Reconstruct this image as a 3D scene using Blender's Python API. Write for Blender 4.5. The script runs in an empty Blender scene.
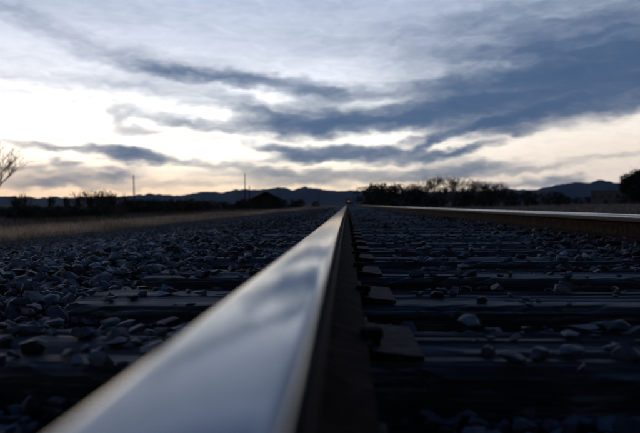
import bpy, bmesh, math, random
import numpy as np
from mathutils import Vector, Matrix

rng = np.random.default_rng(7)
random.seed(7)
R = math.radians
scn = bpy.context.scene
COL = scn.collection

# ------------------------------------------------------------------ camera
F = 580.0                       # focal length in photo pixels (photo is 640 x 433)
CAMZ = 0.213                    # 5.5 cm above the rail head, ties are at z = 0
VPX, VPY = 347.0, 205.0         # where the straight track vanishes
cam_d = bpy.data.cameras.new('camera')
cam = bpy.data.objects.new('camera', cam_d)
COL.objects.link(cam)
cam_d.sensor_width = 36.0
cam_d.lens = F / 640.0 * 36.0
cam_d.clip_start = 0.01
cam_d.clip_end = 30000
YAW = math.atan((VPX - 320.0) / F)          # camera looks a little left of the track
PITCH = math.atan((216.5 - VPY) / F)        # and a little down
cam.location = (0, 0, CAMZ)
cam.rotation_euler = (Matrix.Rotation(YAW, 3, 'Z') @ Matrix.Rotation(R(90) - PITCH, 3, 'X') @ Matrix.Rotation(R(-.25), 3, 'Z')).to_euler()
cam_d.dof.use_dof = True
cam_d.dof.focus_distance = 1.85
cam_d.dof.aperture_fstop = 4.4
scn.camera = cam
CAMROT = cam.rotation_euler.to_matrix()
CAMINV = CAMROT.inverted()


def ray(px, py):
    return (CAMROT @ Vector(((px - 320.0) / F, -(py - 216.5) / F, -1.0))).normalized()


def azel(px, py):
    d = ray(px, py)
    return math.degrees(math.atan2(d.x, d.y)), math.degrees(math.asin(d.z))


def at(px, Y):
    """x of the point seen at column px on the plane at distance Y along the track"""
    d = ray(px, VPY)
    return d.x / d.y * Y


def height(py, Y, px=347):
    d = ray(px, py)
    return CAMZ + d.z / d.y * Y


# ------------------------------------------------------------------ world
SUN_AZ, SUN_EL = azel(40, 205)[0], 1.5
world = bpy.data.worlds.new('World')
scn.world = world
world.use_nodes = True
nt = world.node_tree
nt.nodes.clear()
NL = nt.links.new


def node(tp, **kw):
    n = nt.nodes.new(tp)
    for k, v in kw.items():
        setattr(n, k, v)
    return n


def mth(op, a, b=None, c=None, clamp=False):
    n = node('ShaderNodeMath', operation=op, use_clamp=clamp)
    for i, v in enumerate((a, b, c)):
        if v is None:
            continue
        if isinstance(v, (int, float)):
            n.inputs[i].default_value = v
        else:
            NL(v, n.inputs[i])
    return n.outputs[0]


def mixc(f, a, b, blend='MIX'):
    n = node('ShaderNodeMix', data_type='RGBA', blend_type=blend)
    for sock, v in ((n.inputs[0], f), (n.inputs[6], a), (n.inputs[7], b)):
        if isinstance(v, (int, float)):
            sock.default_value = v
        elif isinstance(v, tuple):
            sock.default_value = (*v, 1)
        else:
            NL(v, sock)
    return n.outputs[2]


def smooth(v, lo, hi, a=0.0, b=1.0):
    n = node('ShaderNodeMapRange', interpolation_type='SMOOTHSTEP')
    NL(v, n.inputs[0])
    for i, x in enumerate((lo, hi, a, b)):
        n.inputs[i + 1].default_value = x
    return n.outputs[0]


tc = node('ShaderNodeTexCoord')
sep = node('ShaderNodeSeparateXYZ')
NL(tc.outputs['Generated'], sep.inputs[0])
dx, dy, dz = sep.outputs
DEG = 57.29578
az = mth('MULTIPLY', mth('ARCTAN2', dx, dy), DEG)
el = mth('MULTIPLY', mth('ARCSINE', dz), DEG)
uv = node('ShaderNodeCombineXYZ')
NL(az, uv.inputs[0]); NL(el, uv.inputs[1])


def noise(vec, scale, detail=4, rough=0.55, map_scale=(1, 1, 1), loc=(0, 0, 0), rotz=0.0, dist=0.0):
    mp = node('ShaderNodeMapping')
    NL(vec, mp.inputs[0])
    mp.inputs['Location'].default_value = loc
    mp.inputs['Rotation'].default_value = (0, 0, rotz)
    mp.inputs['Scale'].default_value = map_scale
    n = node('ShaderNodeTexNoise', noise_dimensions='2D')
    NL(mp.outputs[0], n.inputs['Vector'])
    n.inputs['Scale'].default_value = scale
    n.inputs['Detail'].default_value = detail
    n.inputs['Roughness'].default_value = rough
    n.inputs['Distortion'].default_value = dist
    return n


# domain warp, in degrees
w1 = noise(uv.outputs[0], 0.20, 3, 0.5, (0.45, 1.3, 1))
wv = node('ShaderNodeVectorMath', operation='SUBTRACT')
NL(w1.outputs['Color'], wv.inputs[0]); wv.inputs[1].default_value = (0.5, 0.5, 0.5)
wm = node('ShaderNodeVectorMath', operation='MULTIPLY')
NL(wv.outputs[0], wm.inputs[0]); wm.inputs[1].default_value = (3.0, 1.0, 0)
wa0 = node('ShaderNodeVectorMath', operation='ADD')
NL(uv.outputs[0], wa0.inputs[0]); NL(wm.outputs[0], wa0.inputs[1])
w2 = noise(uv.outputs[0], 0.9, 4, 0.5, (0.5, 1.1, 1), (7, 3, 0), R(-6))
wv2 = node('ShaderNodeVectorMath', operation='SUBTRACT')
NL(w2.outputs['Color'], wv2.inputs[0]); wv2.inputs[1].default_value = (0.5, 0.5, 0.5)
wm2 = node('ShaderNodeVectorMath', operation='MULTIPLY')
NL(wv2.outputs[0], wm2.inputs[0]); wm2.inputs[1].default_value = (3.4, 1.3, 0)
wa = node('ShaderNodeVectorMath', operation='ADD')
NL(wa0.outputs[0], wa.inputs[0]); NL(wm2.outputs[0], wa.inputs[1])
warped = wa.outputs[0]

PPD = F * math.pi / 180
# cloud streaks: photo column, row, half length, half thickness, tilt, density
STREAKS = [
    # the broad dark bank on the right and the veil above it
    (605, 82, 150, 24, 10, 1.0), (530, 92, 110, 20, 8, .85), (630, 50, 120, 28, 4, .65), (560, 52, 90, 9, 2, .35), (600, 18, 150, 24, 0, .45),
    (480, 66, 110, 24, 6, .42), (450, 28, 180, 22, 6, .20), (640, 100, 80, 8, 10, .35),
    # its long tail to the left
    (440, 106, 85, 10, 10, .85), (440, 86, 60, 9, 6, .60), (385, 118, 90, 10, 4, .75), (310, 121, 62, 14, 0, 1.0), (262, 128, 40, 8, -8, .45),
    (250, 108, 45, 7, -18, .35), (345, 98, 60, 7, 2, .30),
    (245, 80, 105, 7, -4, .72), (330, 93, 42, 6, -3, .55), (150, 66, 48, 11, -12, .36), (210, 72, 60, 12, -6, .18), (180, 92, 70, 8, -8, .22),
    # ring of wisps
    (120, 119, 14, 9, -55, .20), (172, 118, 50, 5, -6, .34), (142, 131, 26, 4, 4, .26), (205, 126, 30, 5, -4, .3),
    # high haze top left
    (45, 26, 70, 9, -22, .20), (10, 60, 80, 10, 0, .08), (250, 25, 200, 22, 3, .06), (90, 84, 90, 6, -3, .20), (60, 2, 110, 12, 0, .10), (330, 4, 160, 9, 0, .08),
    (55, 98, 90, 4, -3, .10), (40, 112, 70, 3, -2, .08), (190, 103, 50, 4, -6, .14), (60, 136, 60, 3, -2, .10), (200, 138, 50, 3, 2, .10),
    # thin streaks under the bank
    (495, 121, 90, 4, 12, .80), (435, 131, 40, 3, 14, .5), (512, 122, 26, 9, 10, .50), (522, 131, 22, 3, 4, .40), (570, 108, 100, 7, 9, .45),
    (80, 149, 66, 3.2, -3, .50), (138, 157, 34, 6.5, -5, 1.05),
    (360, 155, 80, 7, -2, .95), (285, 151, 42, 5, -10, .50), (420, 145, 17, 4.5, 28, 1.0), (455, 151, 42, 4, 10, .8), (300, 160, 50, 4, 3, .4),
    (330, 175, 115, 5.5, 0, .90), (458, 170, 52, 6.5, 2, 1.1), (235, 168, 70, 3.5, -5, .70), (300, 182, 90, 3.5, 2, .45), (400, 180, 60, 3.5, 4, .5),
    (80, 177, 55, 8, 2, .75), (25, 183, 50, 6, 0, .65), (62, 163, 16, 3.2, 0, .50), (112, 174, 28, 4.5, 6, .60),
    (20, 168, 40, 3.5, 0, .40), (170, 183, 50, 3.5, 0, .35), (100, 188, 70, 3, 0, .4),
    (540, 184, 48, 5, 0, .7), (565, 181, 22, 3.6, 8, .55), (530, 171, 48, 2.6, 6, .45), (610, 158, 40, 2.5, 3, .15), (480, 187, 60, 3, 3, .35),
]
STREAKS = [(a_, b_, c_, d_, e_, f_ * (.62 if b_ > 164 else 1.18 if b_ > 110 else .95)) for (a_, b_, c_, d_, e_, f_) in STREAKS]
dens = None
for (px, py, rx, ry, ang, amp) in STREAKS:
    a0, e0 = azel(px, py)
    mp = node('ShaderNodeMapping', vector_type='TEXTURE')
    NL(warped, mp.inputs[0])
    mp.inputs['Location'].default_value = (a0, e0, 0)
    mp.inputs['Rotation'].default_value = (0, 0, R(ang))
    mp.inputs['Scale'].default_value = (rx * 1.55 / PPD, ry * 1.75 / PPD, 1)
    ln = node('ShaderNodeVectorMath', operation='LENGTH')
    NL(mp.outputs[0], ln.inputs[0])
    v = smooth(ln.outputs['Value'], 0.0, 1.0, amp, 0.0)
    dens = v if dens is None else mth('ADD', dens, v)
# the same kind of streaky cloud goes on over the whole sky: a flat deck seen in perspective
den = mth('ADD', mth('MAXIMUM', dz, 0.0), 0.14)
pv = node('ShaderNodeCombineXYZ')
NL(mth('DIVIDE', dx, den), pv.inputs[0]); NL(mth('DIVIDE', dy, den), pv.inputs[1])
deck = noise(pv.outputs[0], 0.55, 6, 0.6, (0.5, 1.1, 1), (3.1, 1.7, 0), R(20), 0.4)
deck_cov = smooth(deck.outputs['Fac'], 0.36, 0.66)
front = mth('MULTIPLY', smooth(az, -44.0, -32.0), smooth(az, 36.0, 48.0, 1.0, 0.0))
front = mth('MULTIPLY', front, smooth(el, 20.0, 30.0, 1.0, 0.0))
offview = mth('SUBTRACT', 1.0, front)
dens = mth('ADD', dens, mth('MULTIPLY', mth('MULTIPLY', deck_cov, 0.75), offview))
# fibrous break-up along the wind
fib = noise(warped, 0.55, 6, 0.54, (0.30, 1.5, 1), (0.3, 2.0, 0), R(-6), 0.3)
fib2 = noise(uv.outputs[0], 1.3, 5, 0.52, (0.35, 1.3, 1), (5, 1, 0), R(-9), 0.8)
br = mth('ADD', mth('MULTIPLY', fib.outputs['Fac'], 1.30), mth('MULTIPLY', fib2.outputs['Fac'], 0.38))
d2 = mth('MULTIPLY', dens, mth('ADD', br, 0.10))
d2 = mth('ADD', d2, mth('MULTIPLY', mth('SUBTRACT', fib2.outputs['Fac'], 0.42), 0.10))
cover = mth('SUBTRACT', 1.0, mth('EXPONENT', mth('MULTIPLY', mth('MAXIMUM', d2, 0.0), -2.7)))

# clear sky behind the clouds: Nishita dusk air plus the sunlit veil low over the horizon
sky = node('ShaderNodeTexSky', sky_type='NISHITA')
sky.sun_disc = False
sky.sun_elevation = R(SUN_EL)
sky.sun_rotation = R(SUN_AZ)
sky.air_density = 1.2
sky.dust_density = 2.0
sky.ozone_density = 3.0
ramp = node('ShaderNodeValToRGB')
cr = ramp.color_ramp
stops = [(0, (.76, .57, .39)), (2, (.92, .755, .55)), (4.5, (1, .94, .82)), (8.5, (1, 1, .97)), (11.5, (.72, .75, .80)),
         (15, (.52, .56, .65)), (20, (.40, .455, .57)), (24, (.28, .34, .47)), (31, (.105, .15, .26)), (45, (.026, .062, .175)), (90, (.009, .030, .125))]
while len(cr.elements) < len(stops):
    cr.elements.new(0.5)
for e, (deg, c) in zip(cr.elements, stops):
    e.position = deg / 90.0
    e.color = (*c, 1)
NL(mth('DIVIDE', mth('MAXIMUM', el, 0.0), 90.0), ramp.inputs[0])
ga = mth('COSINE', mth('MULTIPLY', mth('SUBTRACT', az, SUN_AZ + 16.0), 1 / DEG))
glow = mth('ADD', 0.60, mth('MULTIPLY', ga, 0.48))
# peach afterglow to the right, where the veil is thinner
peach = mth('MULTIPLY', smooth(az, -4.0, 24.0), smooth(el, 3.0, 14.0, 1.0, 0.0))
veil = mixc(peach, ramp.outputs[0], (.76, .665, .575))
veil = mixc(1.0, veil, mth('MULTIPLY', glow, 1.36), 'MULTIPLY')
nsc = mixc(1.0, sky.outputs[0], (0.02, 0.02, 0.02), 'MULTIPLY')
base = mixc(1.0, veil, nsc, 'ADD')
# cloud body: slate, a little warmer low down, dimmer away from the glow and overhead
cloud_low = mixc(smooth(el, 0.5, 7.0), (.13, .19, .275), (.050, .108, .222))
cloud_c = mixc(smooth(el, 18.0, 50.0), cloud_low, (.010, .032, .118))
cloud_c = mixc(1.0, cloud_c, glow, 'MULTIPLY')
col = mixc(mth('MULTIPLY', cover, 0.98), base, cloud_c)
bg = node('ShaderNodeBackground')
NL(col, bg.inputs[0])
bg.inputs[1].default_value = 1.0
wo = node('ShaderNodeOutputWorld')
NL(bg.outputs[0], wo.inputs[0])

# ------------------------------------------------------------------ sun (almost set, behind the clouds)
sl = bpy.data.lights.new('sun', 'SUN')
sl.energy = 0.06
sl.angle = R(12)
sl.color = (1, .78, .55)
so = bpy.data.objects.new('sun', sl)
COL.objects.link(so)
sd = Vector((math.sin(R(SUN_AZ)) * math.cos(R(SUN_EL)), math.cos(R(SUN_AZ)) * math.cos(R(SUN_EL)), math.sin(R(SUN_EL))))
so.rotation_euler = (-sd).to_track_quat('-Z', 'Y').to_euler()
so.location = (0, 0, 30)

vs = scn.view_settings
vs.view_transform = 'Standard'
vs.look = 'None'
vs.exposure = 0.0
vs.gamma = 1.0
scn.cycles.max_bounces = 6
scn.cycles.volume_bounces = 0
scn.cycles.sample_clamp_indirect = 4.0


# ------------------------------------------------------------------ materials
def material(name, rough=0.8, spec=0.4):
    m = bpy.data.materials.new(name)
    m.use_nodes = True
    t = m.node_tree
    b = t.nodes['Principled BSDF']
    b.inputs['Roughness'].default_value = rough
    b.inputs['Specular IOR Level'].default_value = spec
    return m, t, b


def tnoise(t, coord, scale, detail=4, ms=(1, 1, 1), rough=0.55):
    mp = t.nodes.new('ShaderNodeMapping')
    t.links.new(coord, mp.inputs[0])
    mp.inputs['Scale'].default_value = ms
    n = t.nodes.new('ShaderNodeTexNoise')
    t.links.new(mp.outputs[0], n.inputs['Vector'])
    n.inputs['Scale'].default_value = scale
    n.inputs['Detail'].default_value = detail
    n.inputs['Roughness'].default_value = rough
    return n.outputs['Fac']


def tramp(t, fac, stops):
    n = t.nodes.new('ShaderNodeValToRGB')
    t.links.new(fac, n.inputs[0])
    c = n.color_ramp
    while len(c.elements) < len(stops):
        c.elements.new(0.5)
    for e, (p, co) in zip(c.elements, stops):
        e.position = p
        e.color = (*co, 1)
    return n.outputs[0]


def tmix(t, f, a, b, blend='MIX'):
    n = t.nodes.new('ShaderNodeMix')
    n.data_type = 'RGBA'
    n.blend_type = blend
    for sock, v in ((n.inputs[0], f), (n.inputs[6], a), (n.inputs[7], b)):
        if isinstance(v, (int, float)):
            sock.default_value = v
        elif isinstance(v, tuple):
            sock.default_value = (*v, 1)
        else:
            t.links.new(v, sock)
    return n.outputs[2]


def tmath(t, op, a, b=0.0, clamp=False):
    n = t.nodes.new('ShaderNodeMath')
    n.operation = op
    n.use_clamp = clamp
    for i, v in enumerate((a, b)):
        if isinstance(v, (int, float)):
            n.inputs[i].default_value = v
        else:
            t.links.new(v, n.inputs[i])
    return n.outputs[0]


def tbump(t, bsdf, h, strength=0.5, dist=0.01):
    n = t.nodes.new('ShaderNodeBump')
    n.inputs['Strength'].default_value = strength
    n.inputs['Distance'].default_value = dist
    t.links.new(h, n.inputs['Height'])
    t.links.new(n.outputs[0], bsdf.inputs['Normal'])


def tcoord(t, out='Object'):
    n = t.nodes.new('ShaderNodeTexCoord')
    return n.outputs[out]


def tpos(t):
    return t.nodes.new('ShaderNodeNewGeometry').outputs['Position']


def simple(name, stops, scale=3.0, rough=0.85, spec=0.3, bump=0.0, bdist=0.01, ms=(1, 1, 1), world_space=False):
    m, t, b = material(name, rough, spec)
    c = tpos(t) if world_space else tcoord(t)
    f = tnoise(t, c, scale, 6, ms)
    t.links.new(tramp(t, f, stops), b.inputs['Base Color'])
    if bump:
        tbump(t, b, f, bump, bdist)
    return m


M = {}
TOP_Z = 0.158
# running rail: wheel-polished head, rust below it
m, t, b = material('polished_steel', 0.15, 0.5)
p = tpos(t)
sx = t.nodes.new('ShaderNodeSeparateXYZ'); t.links.new(p, sx.inputs[0])
n1 = tnoise(t, p, 14, 5, (1, .35, 1))
edge = tmath(t, 'ADD', sx.outputs[2], tmath(t, 'MULTIPLY', tmath(t, 'SUBTRACT', n1, .5), .008))
mr = t.nodes.new('ShaderNodeMapRange'); t.links.new(edge, mr.inputs[0])
mr.interpolation_type = 'SMOOTHSTEP'
mr.inputs[1].default_value = TOP_Z - .019
mr.inputs[2].default_value = TOP_Z - .011
streak = tnoise(t, p, 90, 5, (7, .035, 1), .7)
grime = tnoise(t, p, 9, 6, (2.5, .35, 1))
rustc = tramp(t, tnoise(t, p, 30, 6), [(.25, (.012, .007, .005)), (.55, (.030, .015, .009)), (.8, (.06, .03, .018))])
steel = tramp(t, grime, [(.2, (.07, .095, .135)), (.7, (.125, .155, .20))])
t.links.new(tmix(t, mr.outputs[0], rustc, steel), b.inputs['Base Color'])
t.links.new(mr.outputs[0], b.inputs['Metallic'])
ro = tmath(t, 'ADD', .03, tmath(t, 'MULTIPLY', streak, .07))
ro = tmath(t, 'ADD', ro, tmath(t, 'MULTIPLY', tmath(t, 'SUBTRACT', 1.0, mr.outputs[0]), .6))
t.links.new(ro, b.inputs['Roughness'])
hb = tmath(t, 'ADD', tmath(t, 'MULTIPLY', streak, .22), tmath(t, 'MULTIPLY', tnoise(t, p, 5, 3, (6, 1, 1)), 1.0))
tbump(t, b, hb, .12, .002)
M['head'] = m
M['rust'] = simple('rusty_steel', [(.3, (.010, .006, .0045)), (.5, (.028, .014, .009)), (.68, (.065, .033, .02))], 28, .9, .08, .9, .004, world_space=True)
M['plate'] = simple('tie_plate_steel', [(.36, (.004, .0035, .003)), (.5, (.012, .010, .009)), (.63, (.06, .05, .044))], 34, .75, .15, .8, .006, world_space=True)

# creosoted ties: split grain along x
m, t, b = material('weathered_tie_timber', .58, .5)
p = tpos(t)
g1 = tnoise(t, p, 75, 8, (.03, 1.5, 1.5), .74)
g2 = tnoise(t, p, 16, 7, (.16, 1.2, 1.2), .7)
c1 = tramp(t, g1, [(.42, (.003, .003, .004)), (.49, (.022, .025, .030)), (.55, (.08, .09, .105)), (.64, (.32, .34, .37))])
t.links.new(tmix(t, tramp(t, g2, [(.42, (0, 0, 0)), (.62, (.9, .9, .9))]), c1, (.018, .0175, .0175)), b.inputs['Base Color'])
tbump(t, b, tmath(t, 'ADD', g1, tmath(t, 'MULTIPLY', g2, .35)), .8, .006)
M['tie'] = m

# ballast stone: grey trap rock, colour per stone
m, t, b = material('ballast_rock', .62, .5)
a = t.nodes.new('ShaderNodeAttribute'); a.attribute_name = 'tint'
oi = t.nodes.new('ShaderNodeObjectInfo')
p = tpos(t)
sp = tnoise(t, p, 90, 5)
big = tnoise(t, p, 1.3, 3)
c1 = tmix(t, 1.0, a.outputs['Color'], tramp(t, sp, [(.3, (.55, .55, .55)), (.7, (1.2, 1.2, 1.2))]), 'MULTIPLY')
c1 = tmix(t, 1.0, c1, tramp(t, big, [(.3, (.8, .8, .8)), (.7, (1.1, 1.1, 1.1))]), 'MULTIPLY')
rv = t.nodes.new('ShaderNodeMapRange'); t.links.new(oi.outputs['Random'], rv.inputs[0])
rv.inputs[3].default_value = .45; rv.inputs[4].default_value = 1.7
vm = t.nodes.new('ShaderNodeVectorMath'); vm.operation = 'SCALE'
t.links.new(c1, vm.inputs[0]); t.links.new(rv.outputs[0], vm.inputs['Scale'])
t.links.new(vm.outputs[0], b.inputs['Base Color'])
tbump(t, b, sp, .55, .004)
M['stone'] = m

m, t, b = material('ballast_bed_gravel', .85, .3)
p = tpos(t)
vo = t.nodes.new('ShaderNodeTexVoronoi'); t.links.new(p, vo.inputs['Vector']); vo.inputs['Scale'].default_value = 18
vc = t.nodes.new('ShaderNodeSeparateColor'); t.links.new(vo.outputs['Color'], vc.inputs[0])
t.links.new(tramp(t, vc.outputs[0], [(0, (.012, .0125, .014)), (.6, (.036, .037, .04)), (1, (.075, .076, .08))]), b.inputs['Base Color'])
tbump(t, b, tmath(t, 'SUBTRACT', 1.0, vo.outputs['Distance']), .9, .03)
M['bed'] = m

m, t, b = material('dry_field_earth', .95, .15)
p = tpos(t)
f1 = tnoise(t, p, .05, 6)
f2 = tnoise(t, p, 2.5, 5)
c1 = tramp(t, f1, [(.3, (.022, .020, .017)), (.5, (.042, .036, .027)), (.7, (.075, .060, .042))])
t.links.new(tmix(t, 1.0, c1, tramp(t, f2, [(.3, (.6, .6, .6)), (.7, (1.15, 1.15, 1.15))]), 'MULTIPLY'), b.inputs['Base Color'])
tbump(t, b, f2, .6, .1)
M['earth'] = m
m, t, b = material('mountain_scrub', .95, .1)
p = tpos(t)
f1 = tnoise(t, p, .004, 8)
t.links.new(tramp(t, f1, [(.3, (.018, .026, .030)), (.55, (.032, .040, .042)), (.75, (.05, .055, .055))]), b.inputs['Base Color'])
tbump(t, b, f1, .6, 60)
M['mountain'] = m

m, t, b = material('dry_grass_blades', .8, .2)
a = t.nodes.new('ShaderNodeAttribute'); a.attribute_name = 'tint'
t.links.new(a.outputs['Color'], b.inputs['Base Color'])
tr = t.nodes.new('ShaderNodeBsdfTranslucent'); t.links.new(a.outputs['Color'], tr.inputs[0])
mx = t.nodes.new('ShaderNodeMixShader'); mx.inputs[0].default_value = .45
t.links.new(b.outputs[0], mx.inputs[1]); t.links.new(tr.outputs[0], mx.inputs[2])
t.links.new(mx.outputs[0], t.nodes['Material Output'].inputs['Surface'])
M['grass'] = m
M['leaf'] = simple('dark_scrub_leaf', [(.3, (.035, .038, .028)), (.6, (.075, .072, .05)), (.8, (.12, .105, .07))], 1.5, .8, .2)
M['evergreen'] = simple('evergreen_leaf', [(.3, (.014, .022, .012)), (.6, (.030, .042, .022)), (.8, (.05, .06, .03))], 1.5, .8, .2)
M['bark'] = simple('dark_bark', [(.3, (.03, .025, .02)), (.7, (.08, .065, .05))], 8, .9, .2)
M['twig'] = simple('bare_twig_bark', [(.3, (.11, .08, .055)), (.7, (.22, .16, .11))], 5, .85, .2)
M['pole'] = simple('weathered_pole_wood', [(.3, (.035, .030, .025)), (.7, (.085, .07, .055))], 6, .85, .2, ms=(4, 4, .4))
M['metal'] = simple('galvanised_steel', [(.3, (.16, .165, .17)), (.7, (.26, .27, .28))], 9, .5, .5)
M['boards'] = simple('dark_shed_boards', [(.3, (.035, .030, .027)), (.7, (.07, .06, .052))], 5, .85, .2, .3, .01, (6, 6, .5))
M['roof'] = simple('shed_roof_sheet', [(.3, (.045, .04, .037)), (.7, (.075, .068, .062))], 4, .75, .25)
M['plaster'] = simple('pale_plaster', [(.3, (.10, .11, .125)), (.7, (.18, .19, .205))], 2, .9, .2)
M['glass'] = simple('window_glass', [(.3, (.015, .017, .02)), (.7, (.025, .027, .03))], 2, .08, .6)
M['vehicle'] = simple('dark_red_paint', [(.3, (.06, .018, .014)), (.7, (.10, .03, .022))], 2, .5, .5)
M['black'] = simple('black_steel', [(.3, (.012, .012, .013)), (.7, (.03, .03, .032))], 6, .6, .4)


def emitter(name, c, s):
    m = bpy.data.materials.new(name); m.use_nodes = True
    b = m.node_tree.nodes['Principled BSDF']
    b.inputs['Base Color'].default_value = (*c, 1)
    b.inputs['Emission Color'].default_value = (*c, 1)
    b.inputs['Emission Strength'].default_value = s
    return m


M['lamp_white'] = emitter('lit_lamp_lens', (1, .7, .6), 2)
M['lamp_red'] = emitter('lit_red_lens', (1, .10, .05), .2)


# ------------------------------------------------------------------ helpers
def mesh_np(name, V, faces_flat, nper, mat, tint=None, smooth_=False):
    """V (n,3); faces_flat (m,nper)"""
    V = np.asarray(V, dtype=np.float32)
    Fc = np.asarray(faces_flat, dtype=np.int32)
    me = bpy.data.meshes.new(name)
    me.vertices.add(len(V)); me.vertices.foreach_set('co', V.ravel())
    me.loops.add(Fc.size); me.loops.foreach_set('vertex_index', Fc.ravel())
    me.polygons.add(len(Fc))
    me.polygons.foreach_set('loop_start', np.arange(0, Fc.size, nper, dtype=np.int32))
    me.polygons.foreach_set('loop_total', np.full(len(Fc), nper, dtype=np.int32))
    me.polygons.foreach_set('use_smooth', np.full(len(Fc), smooth_))
    if tint is not None:
        at_ = me.color_attributes.new('tint', 'FLOAT_COLOR', 'POINT')
        c4 = np.ones((len(V), 4), dtype=np.float32); c4[:, :3] = tint
        at_.data.foreach_set('color', c4.ravel())
    me.materials.append(mat)
    me.update(calc_edges=True)
    return me


def obj(name, me, parent=None, loc=None, rot=None, scale=None):
    o = bpy.data.objects.new(name, me)
    COL.objects.link(o)
    if parent is not None:
        o.parent = parent
    if loc is not None: o.location = loc
    if rot is not None: o.rotation_euler = rot
    if scale is not None: o.scale = scale
    return o


def tag(o, label=None, cat=None, group=None, kind=None):
    if label: o['label'] = label
    if cat: o['category'] = cat
    if group: o['group'] = group
    if kind: o['kind'] = kind
    return o


def empty(name, loc=(0, 0, 0), rz=0.0):
    o = bpy.data.objects.new(name, None)
    o.empty_display_size = .3
    COL.objects.link(o)
    o.location = loc
    o.rotation_euler = (0, 0, rz)
    return o


def bm_mesh(name, bm, mat, smooth_=False):
    me = bpy.data.meshes.new(name)
    bmesh.ops.recalc_face_normals(bm, faces=bm.faces[:])
    bm.to_mesh(me); bm.free()
    me.materials.append(mat)
    if smooth_:
        me.polygons.foreach_set('use_smooth', [True] * len(me.polygons))
    return me


def bm_box(bm, x0, x1, y0, y1, z0, z1, bev=0.0):
    r = bmesh.ops.create_cube(bm, size=1.0)
    for v in r['verts']:
        v.co = Vector((x0 + (v.co.x + .5) * (x1 - x0), y0 + (v.co.y + .5) * (y1 - y0), z0 + (v.co.z + .5) * (z1 - z0)))
    if bev:
        es = list({e for v in r['verts'] for e in v.link_edges})
        bmesh.ops.bevel(bm, geom=es, offset=bev, segments=2, affect='EDGES', profile=.6)


def box_mesh(name, mat, *boxes, bev=0.0):
    bm = bmesh.new()
    for bx in boxes:
        bm_box(bm, *bx, bev=bev)
    return bm_mesh(name, bm, mat)


def tube(Vs, Fs, p0, p1, r0, r1, n=5):
    """append a tapered tube to lists of verts and quads"""
    p0 = np.asarray(p0, float); p1 = np.asarray(p1, float)
    d = p1 - p0; L = np.linalg.norm(d)
    if L < 1e-6: return
    d /= L
    u = np.cross(d, (0, 0, 1.0) if abs(d[2]) < .9 else (1.0, 0, 0)); u /= np.linalg.norm(u)
    w = np.cross(d, u)
    b = len(Vs)
    for (pp, r) in ((p0, r0), (p1, r1)):
        for k in range(n):
            a = 2 * math.pi * k / n
            Vs.append(pp + r * (math.cos(a) * u + math.sin(a) * w))
    for k in range(n):
        k2 = (k + 1) % n
        Fs.append((b + k, b + k2, b + n + k2, b + n + k))


# ------------------------------------------------------------------ rails
TOP = 0.158
RAIL_L, RAIL_R = -0.0472, 1.458


def smooth_noise_np(x, seed=0):
    r = np.random.default_rng(seed)
    tab = r.random(4096)
    i = np.floor(x).astype(int); f = x - i
    f = f * f * (3 - 2 * f)
    return tab[i % 4096] * (1 - f) + tab[(i + 1) % 4096] * f


def arc(cx, cz, r, a0, a1, n):
    return [(cx + r * math.cos(R(a0 + (a1 - a0) * k / n)), cz + r * math.sin(R(a0 + (a1 - a0) * k / n))) for k in range(n + 1)]


def head_profile():
    hw = .0350
    right = []
    # crown: radius .26 up to the gauge corner, then a 12 mm corner, vertical face, lower fillet
    rc = .26
    xa = hw - .0125
    za = TOP - (rc - math.sqrt(rc * rc - xa * xa))
    for k in range(0, 9):
        x = xa * k / 8
        right.append((x, TOP - (rc - math.sqrt(rc * rc - x * x))))
    a_start = math.degrees(math.acos(min(1, xa / rc)))
    r = .0122
    cx = xa - r * math.cos(R(a_start)); cz = za - r * math.sin(R(a_start))
    right += arc(cx, cz, r, a_start, 2, 9)[1:]
    xe, ze = right[-1]
    right += [(xe + .0006, TOP - .032), (xe - .0008, TOP - .036), (.012, TOP - .046)]
    left = [(-x, z) for (x, z) in reversed(right[1:])]
    return left + right           # runs from lower left over the crown to lower right


def extrude_profile(name, prof, ys, x0, mat, closed=True, sharp=40):
    n = len(prof)
    V = []
    for y in ys:
        for (x, z) in prof:
            V.append((x0 + x, y, z))
    Fc = []
    for j in range(len(ys) - 1):
        for k in range(n if closed else n - 1):
            k2 = (k + 1) % n
            Fc.append((j * n + k, (j + 1) * n + k, (j + 1) * n + k2, j * n + k2))
    me = bpy.data.meshes.new(name)
    me.from_pydata(V, [], Fc + [tuple(range(n)), tuple(reversed([(len(ys) - 1) * n + k for k in range(n)]))])
    bm = bmesh.new(); bm.from_mesh(me)
    bmesh.ops.recalc_face_normals(bm, faces=bm.faces[:])
    bm.to_mesh(me); bm.free()
    me.materials.append(mat)
    me.polygons.foreach_set('use_smooth', [True] * len(me.polygons))
    me.set_sharp_from_angle(angle=R(sharp))
    return me


YS = [-2.5, -.5, .5, 1, 2, 4, 8, 16, 40, 100, 200, 330]
web_prof = [(-.010, TOP - .0445), (-.0085, .075), (-.012, .052), (-.020, .044), (.020, .044), (.012, .052), (.0085, .075), (.010, TOP - .0445)]
foot_prof = [(-.074, .016), (-.074, .026), (-.026, .0425), (.026, .0425), (.074, .026), (.074, .016)]
for x0, lab in ((RAIL_L, 'polished steel rail running from right under the camera to the vanishing point'),
                (RAIL_R, 'far running rail on the right with bright head and rusty side')):
    r = empty('rail', (x0, 0, 0))
    tag(r, lab, 'rail', 'rails of the track')
    for nm, prof, mt in (('rail_head', head_profile(), M['head']), ('rail_web', web_prof, M['rust']), ('rail_foot', foot_prof, M['rust'])):
        obj(nm, extrude_profile(nm, prof, YS, 0.0, mt), r)

# ------------------------------------------------------------------ ties with plates and spikes
TX0, TX1 = -.60, 2.01


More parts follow.
